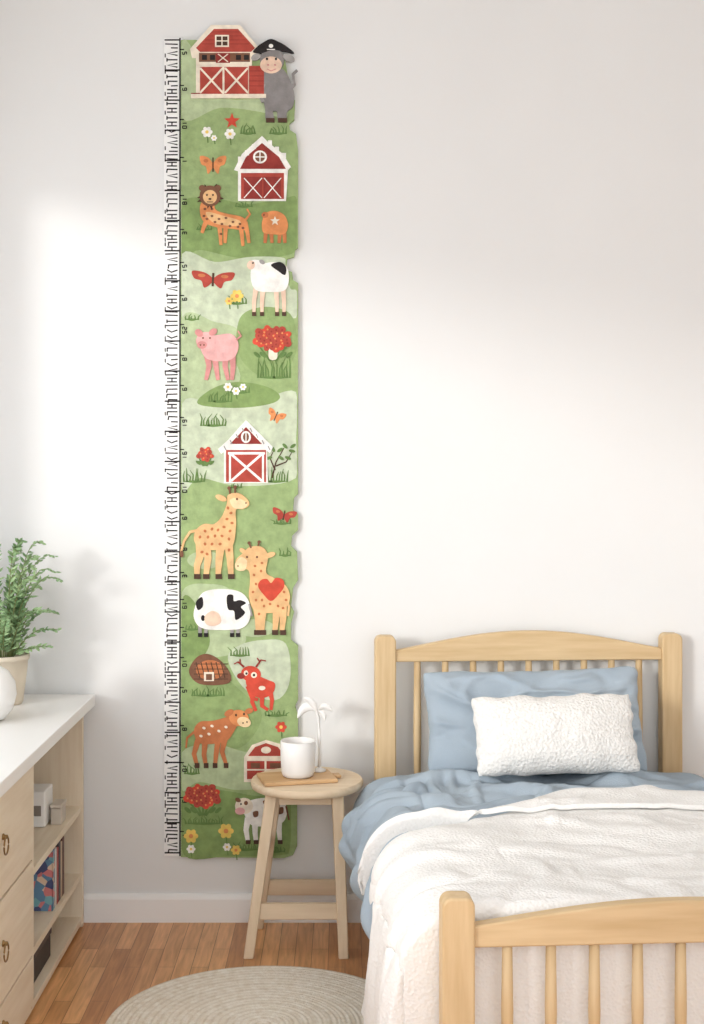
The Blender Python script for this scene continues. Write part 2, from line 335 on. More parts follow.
f.add('brown',*[ell(x,y,1.5,1.2,0,8) for x,y in ((212,216),(219,219),(226,218),(233,222),(240,224),(215,222),(222,224),(230,226),(238,227),(207,219),(204,216),(243,228),(221,234),(205,209),(212,209))])
f.add('dbrown',star(210,196,14,.2),star(210,196,13,.5)); f.add('brown',ell(210,196,10.5,10.5)); f.add('tan',ell(210,197,7,7)); f.add('dbrown',ell(207,195,1,1.2,0,8),ell(213,195,1,1.2,0,8),ell(210,199,1.6,1.1,0,8),ln([(207,202),(213,202)],.8)); f.add('brown',ell(202,188,3,3),ell(218,188,3,3)); f.done()
f=Fig('calf_figure',.003)
f.add('dor',*[ln([(x,230),(x2,243)],4.4,3) for x,x2 in ((266,265),(271,272),(280,279),(284,285))]); f.add('orange',sp([(262,222),(266,213),(276,211),(285,216),(288,226),(284,234),(270,234),(263,232)])); f.add('cream',star(275,221,5)); f.add('dor',ell(265,215,3.5,3)); f.add('dbrown',ell(264,215,.9,.9,0,8)); f.done()
f=Fig('sheep_figure',.004)
f.add('peach',*[ln([(x,288),(x2,302),(x2,313)],5,3) for x,x2 in ((256,254),(263,262),(276,277),(283,284))]); f.add('dbrown',*[rect(x-2,312,x+2,316) for x in (254,262,277,284)])
f.add('white',sp([(252,268),(262,264),(276,262),(286,266),(289,278),(285,290),(270,292),(256,290),(251,280)],8)); f.add('white',ell(257,266,9,6,.3)); f.add('peach',ell(251,265,4,4.5,.2)); f.add('black',sp([(271,265),(280,262),(286,267),(285,275),(278,271)])); f.add('lgray',ell(262,262,3,2,.6)); f.add('black',ell(253,263,1,1,0,8)); f.done()
f=Fig('pig_figure',.004)
f.add('dpink',*[ln([(x,354),(x2,366),(x3,380)],7,3.6) for x,x2,x3 in ((207,209,206),(214,216,218),(226,225,228),(232,233,232))]); f.add('pink',sp([(200,344),(206,337),(218,335),(231,334),(238,342),(237,353),(230,360),(214,361),(204,356)],8))
f.add('pink',ell(206,341,10,9)); f.add('dpink',ell(199,333,4.5,3.4,.7),ell(213,332,4.5,3.2,-.6),ell(202,345,5,3.8)); f.add('brown',ell(200.5,345,.8,1,0,8),ell(204,345,.8,1,0,8),ell(203,338,1,1,0,8),ell(210,338,1,1,0,8)); f.add('dpink',ln([(236,340),(241,336),(238,331)],1.6)); f.done()
def bush(cx,cy,w,h,n=34,q_=4.2,stem=False):
    f=Fig('red_flower_bush_figure',.003); rr=random.Random(int(cx))
    f.add('dgreen',*[ln([(cx+d*.2,cy+h*1.1),(cx+d,cy+h*.25)],2.4,1) for d in (-w*.7,-w*.35,0,w*.35,w*.7)],*[ell(cx+d,cy+h*.75,q_,q_*.45,.7 if d<0 else -.7,10) for d in (-w*.8,-w*.5,w*.5,w*.8)])
    if stem: f.add('cream',sp([(cx-3,cy),(cx+3,cy),(cx+4,cy+h*.95),(cx-4,cy+h*.95)]))
    A=[];Bq=[];Cc=[]
    for i in range(n):
        a=i*2.4; q=math.sqrt((i+.5)/n); x=cx+w*.88*q*math.cos(a); y=cy-h*.2+h*.62*q*math.sin(a)
        (A,Bq)[i%2].append(ell(x,y,q_*rr.uniform(.85,1.1),q_*rr.uniform(.7,.95),a,10)); Cc.append(ell(x,y,q_*.25,q_*.25,0,6))
    f.add('bred',*A); f.add('red',*Bq); f.add('orange',*Cc[::2]); f.add('dred',*Cc[1::2]); return f.done()
bush(273,342,20,17,stem=True); bush(203,799,19,15); bush(205,456,8.5,9,12,3)
f=Fig('sapling_figure',.002)
f.add('dbrown',*[ln(p,1.6,.7) for p in ([(272,478),(276,462),(284,448)],[(276,466),(286,462),(292,452)],[(275,470),(270,458),(274,450)])])
f.add('dgreen',*[ell(x,y,3.4,1.6,a,10) for x,y,a in ((285,446,.8),(280,450,-.6),(292,451,.2),(288,458,.4),(273,449,1),(269,458,-.3),(281,458,.6),(293,446,-.6))]); f.done()
f=Fig('giraffe_figure',.005,label='larger giraffe facing right')
f.add('tan',ln([(199,530),(190,532),(184,541),(181,552)],3,2)); f.add('brown',ell(181.5,554,2,3.4))
f.add('tan',*[ln(p,9,5) for p in ([(200,540),(200,556),(197,566),(197,576)],[(206,542),(208,558),(206,576)],[(221,542),(219,560),(218,576)],[(228,540),(230,558),(231,576)])])
f.add('dbrown',*[rect(x-3,574,x+3.4,579) for x in (197,206,218.5,231)])
f.add('tan',sp([(196,530),(204,524),(214,524),(222,516),(227,503),(228,495),(238,493),(247,499),(249,505),(243,509),(236,510),(236,524),(234,542),(228,549),(212,550),(200,548),(194,540)],8))
f.add('tan2',sp([(230,500),(238,498),(247,503),(244,508),(234,508)])); f.add('tan',ell(221,498,6,2.8,.4)); f.add('brown',ln([(230,494),(229,488)],1.6),ln([(235,493),(235,487)],1.6),ell(229,488,1.8,1.8,0,8),ell(235,487,1.8,1.8,0,8),ell(237,499,1.2,1.3,0,8),ell(246,503,.9,.9,0,8))
rr=random.Random(2)
f.add('dor',*[ell(x,y,1.7,1.4,rr.random()*3,8) for x,y in ((231,513),(227,519),(232,523),(224,527),(230,531),(218,530),(212,529),(205,531),(200,537),(208,537),(215,536),(222,536),(229,539),(205,544),(212,544),(220,544),(202,552),(229,550),(228,508),(207,554))]); f.done()
f=Fig('giraffe_figure',.005,label='smaller giraffe with a red heart on its side')
f.add('tan',ln([(285,598),(289,606),(288,616)],2.6,2))
f.add('tan',*[ln(p,8.5,4.6) for p in ([(257,605),(258,618),(258,631)],[(263,606),(262,620),(262,631)],[(277,604),(276,618),(275,631)],[(283,602),(283,618),(282,631)])])
f.add('dbrown',*[rect(x-3,630,x+3,635) for x in (257,263,275,283)])
f.add('tan',sp([(236,560),(243,553),(250,547),(262,547),(268,556),(266,572),(274,578),(286,586),(290,598),(284,610),(268,613),(254,610),(249,596),(250,580),(248,570),(238,568)],8))
f.add('tan2',sp([(235,564),(241,557),(247,561),(245,570),(237,570)])); f.add('tan',ell(270,555,5.5,2.6,-.3),ell(243,551,4,2.2,.6)); f.add('brown',ln([(251,548),(249,543)],1.6),ln([(258,546),(259,542)],1.6),ell(249,543,1.7,1.7,0,8),ell(259,542,1.7,1.7,0,8),ell(247,557,1.1,1.2,0,8),ell(257,557,1.1,1.2,0,8),ell(238,566,.8,.8,0,8))
f.add('dor',*[ell(x,y,1.5,1.3,rr.random()*3,8) for x,y in ((262,563),(255,566),(261,571),(254,575),(256,584),(253,592),(256,600),(264,606),(284,592),(286,600),(278,606),(270,604),(262,600),(283,608),(259,614))])
f.add('bred',sp([(271,601),(263,594),(258,586),(261,580),(267,579),(271,583),(276,578),(283,580),(284,587),(279,594)])); f.done()
f=Fig('cow_figure',.005,label='round white cow with black patches and pink udder')
f.add('lgray',*[ln([(x,624),(x,635)],4,3) for x in (200,206,232,238)]); f.add('black',*[rect(x-2,633,x+2,637) for x in (200,206,232,238)])
f.add('white',sp([(196,604),(204,592),(222,589),(240,592),(249,602),(250,618),(242,628),(222,630),(202,628),(194,618)],8)); f.add('black',sp([(227,596),(233,595),(234,601),(240,600),(246,603),(241,607),(245,613),(236,620),(234,611),(228,609)])); f.add('black',sp([(196,602),(202,597),(203,606),(198,610)]),ell(203,618,2,3)); f.add('peach',sp([(205,616),(212,611),(219,614),(221,622),(214,626),(206,624)])); f.add('lgray',ln([(249,604),(252,616)],1.6)); f.done()
f=Fig('deer_figure',.003)
f.add('bred',*[ln(p,5,3) for p in ([(254,692),(252,702),(256,711)],[(262,694),(262,706),(268,710)],[(248,686),(252,698),(258,700)],[(270,690),(272,700),(271,710)])])
f.add('bred',sp([(246,680),(256,676),(268,680),(275,684),(272,694),(260,698),(250,692)])); f.add('bred',ell(251,674,10,8,.2)); f.add('dred',ln([(244,667),(238,662),(234,664)],2,1),ln([(240,664),(240,659)],1.6,1),ln([(256,667),(261,660),(266,661)],2,1),ln([(260,662),(257,658)],1.6,1),ell(241,676,4,3)); f.add('cream',ell(254,675,3,3),ell(246,673,2.2,2.6),ell(262,688,3.4,2.2)); f.add('black',ell(254,675,1.3,1.4,0,8),ell(246.5,673.5,1.2,1.3,0,8)); f.done()
f=Fig('calf_figure',.004)
f.add('dor',ln([(194,732),(187,738),(186,748)],2.4,1.6))
f.add('dor',*[ln(p,6,3.4) for p in ([(198,740),(194,754),(197,766)],[(205,742),(204,755),(206,766)],[(218,741),(216,755),(215,766)],[(225,738),(222,752),(226,764)])])
f.add('dbrown',*[rect(x-2.2,763,x+2.4,768) for x in (197,206,215,226)])
f.add('dor',sp([(194,730),(200,722),(212,721),(224,718),(234,714),(238,722),(233,733),(226,741),(210,744),(198,742)],8)); f.add('orange',ell(239,718,10,8,.2)); f.add('tan2',ell(244,722,7,5,.3)); f.add('dor',ell(229,713,5,3,-.5),ell(249,711,4.4,2.6,-.3)); f.add('cream',*[ell(x,y,1.8,1.3,.4,8) for x,y in ((204,728),(212,726),(209,734),(219,731),(201,736),(226,727))]); f.add('dbrown',ell(236,715,1.1,1.3,0,8),ell(244,714,1.1,1.3,0,8),ell(243,723,.8,.8,0,8),ell(247,722,.8,.8,0,8)); f.done()
f=Fig('cow_figure',.004,label='small white cow with brown spots at the bottom')
f.add('white',*[ln(p,6.4,4) for p in ([(248,818),(246,830),(248,842)],[(255,820),(255,832),(256,842)],[(271,820),(270,830),(272,842)],[(279,818),(279,830),(280,841)])])
f.add('dbrown',*[rect(x-2.2,840,x+2.6,844) for x in (248,256,272,280)])
f.add('white',sp([(243,806),(252,800),(268,798),(282,801),(287,810),(283,822),(268,826),(250,824)],8)); f.add('cream',ell(244,806,9,8)); f.add('brown',ell(238,800,3,2,.4),sp([(263,801),(269,800),(271,805),(266,807)]),sp([(277,809),(283,807),(283,813),(278,814)]),sp([(253,812),(258,811),(258,816),(254,817)]),ell(246,803,2,2.2),ln([(286,806),(289,820)],1.6)); f.add('pink',ell(240,811,5,3.6)); f.add('black',ell(241,804,.9,1,0,8)); f.done()

# ------------------------------------------------------------ dresser
DX0,DX1=-1.30,-.836; DT=.735; T=.022; DY1=-1.34
dr=thing('dresser','light wood dresser with white top, open shelves beside ring-pull drawers','dresser',(0,0,0))
bm=B(); box(bm,(XL+.03,-.018,DT-.036),(-.802,DY1-.02,DT)); obj('top',bm,m_white,dr,bevel=.003)
def panel(name,a,b,ax,par=dr): 
    bm=B(); box(bm,a,b); return obj(name,bm,DRS(ax),par,bevel=.0015)
zb=DT-.036
panel('side_panel',(DX0,-.035,0),(DX1,-.035-T,zb),'z'); panel('side_panel',(DX0,DY1+T,0),(DX1,DY1,zb),'z')
panel('divider',(DX0,-.735,.02),(DX1,-.735-T,zb),'z'); panel('back_panel',(DX0,-.057,.02),(DX0+.01,DY1+T,zb),'y')
panel('shelf',(DX0+.01,-.057,.365),(DX1-.004,-.735,.385),'y'); panel('shelf',(DX0+.01,-.057,.150),(DX1-.004,-.735,.170),'y')
panel('bottom_panel',(DX0+.01,-.057,.012),(DX1-.002,DY1+T,.032),'y'); panel('top_rail',(DX1-.02,-.057,zb-.02),(DX1-.001,-.735,zb),'y')
def pull(par,y,z):
    bm=B(); x=DX1+.004
    lathe(bm,[(0,0),(.008,0),(.008,.003),(.005,.005),(.005,.012),(0,.014)],20)
    bmesh.ops.rotate(bm,verts=bm.verts[:],cent=(0,0,0),matrix=Matrix.Rotation(PI/2,3,'Y')); bmesh.ops.translate(bm,verts=bm.verts[:],vec=(x,y,z+.018))
    tube(bm,[(x+.009,y+.022*math.sin(a),z-.003+.022*math.cos(a)) for a in [2*PI*i/24 for i in range(24)]],.0022,8,closed=True)
    tag(obj('handle',bm,m_bronze,par,smooth=True),'brass-toned ring pull')
for z0,z1 in ((.425,.682),(.170,.418),(.036,.163)):
    bm=B(); box(bm,(DX1-.016,-.762,z0),(DX1+.004,DY1+T+.004,z1)); box(bm,(DX0+.03,-.775,z0+.01),(DX1-.016,DY1+T+.015,z1-.03))
    d=obj('drawer',bm,DRS('y'),dr,bevel=.002); pull(d,-1.085,(z0+z1)/2)
def book(name,y0,y1,z0,h,dep,cov,label):
    t=thing(name,label,'book',(-.853,(y0+y1)/2,z0),0,'picture books on the middle shelf'); th=abs(y1-y0)/2
    bm=B(); e=.003
    box(bm,(-dep,-th,0),(0,-th+e,h)); box(bm,(-dep,th-e,0),(0,th,h)); box(bm,(-e,-th,0),(0,th,h)); 
    obj('cover',bm,cov,t,bevel=.001)
    bm=B(); box(bm,(-dep+.004,-th+e,.003),(-e,th-e,h-.004)); obj('pages',bm,m_page,t)
    return t
cov=bpy.data.materials.new('cover_pattern'); cov.use_nodes=True; nt=cov.node_tree; N=nt.nodes; b_=N['Principled BSDF']
tc=N.new('ShaderNodeTexCoord'); vo=N.new('ShaderNodeTexVoronoi'); vo.inputs['Scale'].default_value=48; rp=N.new('ShaderNodeValToRGB')
nt.links.new(tc.outputs['Object'],vo.inputs['Vector']); se=N.new('ShaderNodeSeparateColor'); nt.links.new(vo.outputs['Color'],se.inputs[0]); nt.links.new(se.outputs[0],rp.inputs[0])
rp.color_ramp.interpolation='CONSTANT'; els=rp.color_ramp.elements; els[0].color=lin((104,144,176)); els[1].position=.3; els[1].color=lin((214,130,130))
for p,c in ((.5,(232,206,180)),(.65,(126,180,188)),(.82,(80,90,130))): e=els.new(p); e.color=lin(c)
nt.links.new(rp.outputs[0],b_.inputs['Base Color']); b_.inputs['Roughness'].default_value=.5
def bc(n,c): return mat('cover_'+n,c,.5,.08,30)
Z2=.1705
book('picture_book',-.420,-.392,Z2,.175,.15,cov,'children\'s book with multicoloured blue and pink cover, nearest the drawers')
book('picture_book',-.389,-.365,Z2,.172,.145,bc('white',(226,220,212)),'white-spined book next to the patterned blue and pink one')
book('picture_book',-.362,-.338,Z2,.165,.15,bc('red',(176,74,64)),'red-spined book between white and charcoal ones on middle shelf')
book('picture_book',-.335,-.310,Z2,.178,.15,bc('char',(72,70,76)),'charcoal-spined book in the middle of the shelf row')
book('picture_book',-.307,-.285,Z2,.168,.14,bc('sand',(206,182,152)),'sand-coloured book between charcoal and dark brown spines')
book('picture_book',-.282,-.255,Z2,.174,.15,bc('brown',(106,72,60)),'dark brown book farthest from the drawers on its shelf')
gp=mat('grey_panel',(130,122,114),.5)
sb=thing('storage_box','small white box with a grey panel on the upper shelf','box',(-.968,-.26,.3855))
bm=B(); box(bm,(-.08,-.055,0),(.07,.055,.108)); obj('body',bm,m_white,sb,bevel=.006)
bm=B(); box(bm,(.036,-.0555,.035),(.058,-.057,.066)); obj('label_panel',bm,gp,sb,bevel=.001)
s2=thing('storage_box','narrow beige box standing beside the white box on upper shelf','box',(-.872,-.25,.3855))
bm=B(); box(bm,(-.016,-.035,0),(.016,.035,.05)); obj('body',bm,mat('beige_card',(206,196,182),.7),s2,bevel=.003)
bm=B(); box(bm,(-.018,-.037,.051),(.018,.037,.062)); obj('lid',bm,mat('beige_card',(206,196,182),.7),s2,bevel=.003)
s3=thing('storage_box','dark brown box on the bottom shelf of the dresser','box',(-.945,-.51,.0325))
bm=B(); box(bm,(-.08,-.11,0),(.082,.11,.066)); obj('body',bm,m_dark,s3,bevel=.004)
bm=B(); box(bm,(-.083,-.113,.067),(.085,.113,.086)); obj('lid',bm,mat('dark_lid',(82,70,64),.6),s3,bevel=.004)

# ------------------------------------------------------------ plant and vase
pl=thing('potted_plant','bushy green leafy plant in beige pot on dresser by the wall','potted plant',(-1.058,-.185,DT))
bm=B(); lathe(bm,[(0,0),(.058,0),(.062,.006),(.074,.10),(.077,.135),(.081,.136),(.082,.152),(.075,.152),(.072,.13),(0,.128)],48); obj('pot',bm,m_pot,pl,smooth=True)
bm=B(); lathe(bm,[(0,.136),(.03,.140),(.071,.132)],24); obj('soil',bm,m_soil,pl,smooth=True)
bs_=B(); bf=B(); rr=random.Random(11)
def leaf(bm,p,d,nrm,l,w):
    d=d.normalized(); s=d.cross(nrm).normalized(); n=s.cross(d).normalized()
    pts=[p, p+d*l*.3+s*w*.9-n*w*.15, p+d*l*.65+s*w*.8-n*w*.3, p+d*l-n*w*.5, p+d*l*.65-s*w*.8-n*w*.3, p+d*l*.3-s*w*.9-n*w*.15]
    mid=[p+d*l*.3+n*w*.2, p+d*l*.65+n*w*.05]
    v=[bm.verts.new(q) for q in pts]; m=[bm.verts.new(q) for q in mid]
    for fc in ((v[0],v[1],m[0]),(v[1],v[2],m[1],m[0]),(v[2],v[3],m[1]),(v[3],v[4],m[1]),(v[4],v[5],m[0],m[1]),(v[5],v[0],m[0])): bm.faces.new(fc)
for i in range(46):
    a=rr.uniform(0,2*PI); reach=rr.uniform(.03,.19); hgt=rr.uniform(.12,.39)*(1.05-reach*1.4)
    if i<8: a=[-.2,.1,.35,-.6,.0,-.35,-.1,-.5][i]; reach=[.19,.16,.12,.18,.17,.12,.15,.08][i]; hgt=[.26,.33,.37,.17,.10,.33,.05,.38][i]
    P=[]
    for k in range(9):
        t=k/8
        x=math.cos(a)*(.03*(1-t)+reach*t**1.4); y=math.sin(a)*(.03*(1-t)+reach*t**1.4); z=.13+hgt*math.sin(t*PI*.56)+.01*noise.noise((i,t*2,0))
        y=min(y,.14); P.append(Vector((x,y,z)))
    tube(bs_,P,[.0022-.0014*k/8 for k in range(9)],5)
    for k in range(3,21):
        t=k/20; q=t*8; j=min(int(q),7); p=P[j].lerp(P[j+1],q-j); tg=(P[j+1]-P[j]).normalized()
        for sd in (-1,1):
            side=tg.cross(Vector((rr.uniform(-.5,.5),rr.uniform(-.5,.5),1))).normalized()*sd
            dd=tg*.7+side*rr.uniform(.6,1.1)+Vector((0,0,rr.uniform(-.2,.3)))
            leaf(bf,p,dd,Vector((rr.uniform(-.4,.4),rr.uniform(-1.1,-.3),.8)),rr.uniform(.020,.032)*(1.25-t*.6),rr.uniform(.0040,.0062))
obj('stems',bs_,m_stem,pl,smooth=True); obj('foliage',bf,m_leaf,pl)
bm=B(); prof=[(0,.0),(.030,.0),(.05,.008),(.072,.035),(.082,.075),(.078,.112),(.06,.142),(.036,.158),(.026,.163),(.027,.172),(.022,.172),(.02,.16),(.03,.15),(0,.02)]
lathe(bm,prof,48)
tag(obj('round_vase',bm,m_ceram,None,smooth=True,loc=(-1.030,-.47,DT)),'round white ceramic vase on dresser in front of the plant','vase')

# ------------------------------------------------------------ stool
SX,SY,SZ=-.117,-.199,.506
st=thing('side_stool','round pale wood side table stool with splayed legs beside the bed','side table',(0,0,0))
bm=B(); lathe(bm,[(0,SZ-.026),(.162,SZ-.026),(.170,SZ-.022),(.173,SZ-.014),(.173,SZ-.006),(.169,SZ),(0,SZ)],72,(SX,SY)); obj('tabletop',bm,PINE('x'),st,smooth=True).modifiers.new('e','EDGE_SPLIT').split_angle=math.radians(50)
zt=SZ-.026
legs={'fl':((-.222,-.275,zt),(-.288,-.325,0)),'fr':((-.022,-.275,zt),(-.004,-.325,0)),'bl':((-.212,-.125,zt),(-.275,-.065,0)),'br':((-.026,-.125,zt),(-.010,-.065,0))}
for k,(p,q) in legs.items():
    bm=B(); bar(bm,q,p,(.030,.036),(.03,.036)); obj('leg',bm,PINE('z'),st,bevel=.004)
def at(k,z): p,q=legs[k]; t=z/zt; return Vector(q).lerp(Vector(p),t)
for a,b,z in (('fl','fr',.135),('bl','br',.135)):
    A=at(a,z);Bq=at(b,z); bm=B(); box(bm,(A.x,A.y-.009,z-.024),(Bq.x,A.y+.009,z+.024)); obj('stretcher',bm,PINE('x'),st,bevel=.003)
for a,b in (('fl','bl'),('fr','br')):
    z=.30; A=at(a,z);Bq=at(b,z); bm=B(); x=(A.x+Bq.x)/2; box(bm,(x-.008,A.y,z-.018),(x+.008,Bq.y,z+.018)); obj('side_stretcher',bm,PINE('y'),st,bevel=.002)
for y in (-.271,-.126):
    bm=B(); box(bm,(-.2,y-.009,zt-.035),(-.04,y+.009,zt)); obj('apron',bm,PINE('x'),st,bevel=.002)
tr=thing('serving_board','small wooden serving board under the white cup on the stool','serving board',(-.146,-.215,SZ+.0005),.24)
bm=B(); box(bm,(-.115,-.07,0),(.112,.07,.012)); obj('board',bm,wood('board_acacia',(196,154,110),(216,178,132),'x'),tr,bevel=.003)
bm=B(); box(bm,(.1125,-.018,.002),(.135,.018,.011)); obj('grip',bm,wood('board_acacia',(196,154,110),(216,178,132),'x'),tr,bevel=.003)
zc=SZ+.013
cup=thing('cup','white ceramic cup on the wooden board on the stool','cup',(-.144,-.222,zc))
bm=B(); lathe(bm,[(0,0),(.040,0),(.047,.004),(.0515,.018),(.0535,.06),(.054,.108),(.052,.110),(.050,.108),(.0495,.06),(.045,.02),(0,.012)],56); obj('body',bm,m_ceram,cup,smooth=True)
bm=B(); lathe(bm,[(0,.086),(.0496,.086)],40); obj('drink',bm,m_coffee,cup)
fl=thing('white_flower','slim white drooping flower on a stem behind the white cup','ornament',(-.080,-.155,zc))
bm=B(); lathe(bm,[(0,0),(.02,0),(.021,.004),(.008,.010),(.003,.014),(0,.014)],24); obj('foot',bm,m_ceram,fl,smooth=True)
bm=B(); stm=[(0,0,.01),(.002,0,.06),(-.001,0,.12),(-.002,0,.165),(-.010,0,.19),(-.022,0,.205)]; tube(bm,stm,[.0056,.005,.005,.005,.0045,.003],8); obj('stem',bm,m_ceram,fl,smooth=True)
def petal(p,pts,w):
    bm=B(); n=len(pts); Lr=[]; P=[Vector(q) for q in pts]
    for i,q in enumerate(P):
        t=i/(n-1); ww=w*math.sin(PI*(t*.88+.07))
        tg=(P[min(i+1,n-1)]-P[max(i-1,0)]).normalized(); pr=Vector((-tg.z,0,tg.x))
        Lr.append([bm.verts.new(q-pr*ww+Vector((0,.004,0))),bm.verts.new(q+Vector((0,-.004,0))),bm.verts.new(q+pr*ww+Vector((0,.004,0)))])
    for a,b in zip(Lr,Lr[1:]):
        for k in (0,1): bm.faces.new([a[k],a[k+1],b[k+1],b[k]])
    o=obj('petal',bm,m_ceram,p,smooth=True); s=o.modifiers.new('s','SOLIDIFY'); s.thickness=.003; u=o.modifiers.new('ss','SUBSURF'); u.levels=2; u.render_levels=2
petal(fl,[(-.004,0,.185),(-.022,0,.200),(-.042,0,.200),(-.058,0,.185),(-.068,0,.163)],.018)
petal(fl,[(-.004,.004,.19),(.010,.004,.202),(.026,.004,.200),(.042,.004,.184)],.014)
petal(fl,[(-.006,-.006,.185),(-.016,-.008,.208),(-.034,-.01,.225),(-.05,-.01,.229)],.014)
petal(fl,[(-.002,-.01,.185),(.008,-.012,.187),(.016,-.014,.175),(.018,-.016,.157)],.012)

# ------------------------------------------------------------ rug
bm=B(); RR=.415
prof=[(0,.009)]
k=1
while k*.0025<RR:
    r=k*.0025; prof.append((r,.009+.0010*math.sin(r/.0125*2*PI))); k+=1
prof+= [(RR,.006),(RR,.0015),(0,.0015)]
lathe(bm,prof,110)
m_rug=mat('jute_rug',(234,222,203),.95,rgb2=(250,243,230),scale=60,bump=.8,bscale=200,spec=.1)
nt=m_rug.node_tree; N=nt.nodes; L=nt.links
wv=N.new('ShaderNodeTexWave'); wv.wave_type='RINGS'; wv.rings_direction='Z'; wv.inputs['Scale'].default_value=16; wv.inputs['Distortion'].default_value=1.6; wv.inputs['Detail Scale'].default_value=20
tc=N.new('ShaderNodeTexCoord'); L.new(tc.outputs['Object'],wv.inputs['Vector'])
rp=N.new('ShaderNodeValToRGB'); rp.color_ramp.elements[0].color=(.87,.85,.82,1); rp.color_ramp.elements[1].color=(1,1,1,1); rp.color_ramp.elements[1].position=.5; L.new(wv.outputs[1],rp.inputs[0])
mx=N.new('ShaderNodeMix'); mx.data_type='RGBA'; mx.blend_type='MULTIPLY'; mx.inputs[0].default_value=1
pb=N['Principled BSDF']; src=pb.inputs['Base Color'].links[0].from_socket; L.new(src,mx.inputs[6]); L.new(rp.outputs[0],mx.inputs[7]); L.new(mx.outputs[2],pb.inputs['Base Color'])
tag(obj('round_rug',bm,m_rug,None,smooth=True,loc=(-.215,-.825,0)),'round beige braided rug on the wood floor beside the bed','rug')

# ------------------------------------------------------------ bed
BW=.98; BL=1.566
bedM=Matrix.Translation((.095,-.130,0))@Matrix.Rotation(math.radians(3.6),4,'Z')
bed=thing('bed','light wooden single bed with arched slatted headboard and footboard','bed'); bed.matrix_world=bedM
def post(x,yf,yb,h):
    bm=B(); w=.066; pts=[(x,0),(x+w,0),(x+w,h-.02)]
    for i in range(1,6): a=i/6*PI/2; pts.append((x+w-.02+.02*math.cos(a),h-.02+.02*math.sin(a)))
    pts+= [(x+.02,h)]
    for i in range(1,6): a=PI/2+i/6*PI/2; pts.append((x+.02+.02*math.cos(a),h-.02+.02*math.sin(a)))
    pts.append((x,h-.02))
    prism_xz(bm,pts,yf,yb); obj('post',bm,OAK('z'),bed,bevel=.006)
def arch(zb,ze,zm,yf,yb,name):
    bm=B(); x0,x1=.064,BW-.064; n=40; pts=[(x0,zb),(x1,zb)]
    for i in range(n+1):
        u=1-2*i/n; pts.append((x0+(x1-x0)*(1-i/n),ze+(zm-ze)*(math.cos(u*PI/2)**1.1 if abs(u)<1 else 0)))
    prism_xz(bm,pts,yf,yb); obj(name,bm,OAK('x'),bed,bevel=.005)
for x in (0,BW-.066): post(x,0,.052,.935)
arch(.852,.888,.946,.010,.042,'head_rail')
def spindles(z0,z1,y):
    for i in range(9):
        x=.135+i*(BW-.27)/8; bm=B()
        lathe(bm,[(0,z0),(.0095,z0),(.0125,(z0+z1)/2),(.0105,z1),(0,z1)],16,(x,y)); obj('spindle',bm,OAK('z'),bed,smooth=True)
spindles(.40,.854,.026)
bm=B(); box(bm,(.064,.010,.34),(BW-.064,.042,.402)); obj('lower_head_rail',bm,OAK('x'),bed,bevel=.004)
for x in (0,BW-.066): post(x,-BL,-BL+.056,.616)
arch(.512,.556,.598,-BL+.012,-BL+.044,'foot_rail')
spindles(.24,.514,-BL+.028)
bm=B(); box(bm,(.064,-BL+.012,.17),(BW-.064,-BL+.044,.242)); obj('lower_foot_rail',bm,OAK('x'),bed,bevel=.004)
for x in (.012,BW-.040):
    bm=B(); box(bm,(x,-.002,.19),(x+.028,-BL+.058,.29)); obj('side_rail',bm,OAK('y'),bed,bevel=.004)
for i in range(10):
    bm=B(); box(bm,(.042,-.06-i*.15,.235),(BW-.042,-.13-i*.15,.252)); obj('slat',bm,OAK('x'),bed)
def put(o,label,cat,M=None):
    o.matrix_world=M if M else bedM; return tag(o,label,cat)
bm=B(); box(bm,(.045,-.012,.255),(BW-.045,-1.49,.46)); put(obj('mattress',bm,m_mattr,None,bevel=.03),'white mattress lying on the bed frame under the covers','mattress')

def H(x,y):
    u=(x-BW/2)/(BW/2)
    return .022*(1-min(1,abs(u))**4)+.016*noise.noise((x*3.2,y*3.0,1.3))
def strokes(seed,n,xr,yr,ang,ln_,wd,ht):
    r=random.Random(seed); o=[]
    for i in range(n):
        a=math.radians(r.uniform(*ang)); L=r.uniform(*ln_)
        o.append((r.uniform(*xr),r.uniform(*yr),math.cos(a),math.sin(a),L,r.uniform(*wd),r.uniform(*ht)*(1 if r.random()<.72 else -.7),r.uniform(-1.6,1.6)))
    return o
def strokeh(S,x,y):
    h=0
    for cx,cy,ca,sa,L,w,ht,cu in S:
        dx=x-cx; dy=y-cy; u=dx*ca+dy*sa
        if abs(u)>L: continue
        v=-dx*sa+dy*ca+cu*u*u
        if abs(v)>3*w: continue
        e=1-(u/L)**2
        h+=ht*e*e*math.exp(-(v/w)**2*(1 if v>0 else 2.2))
    return h
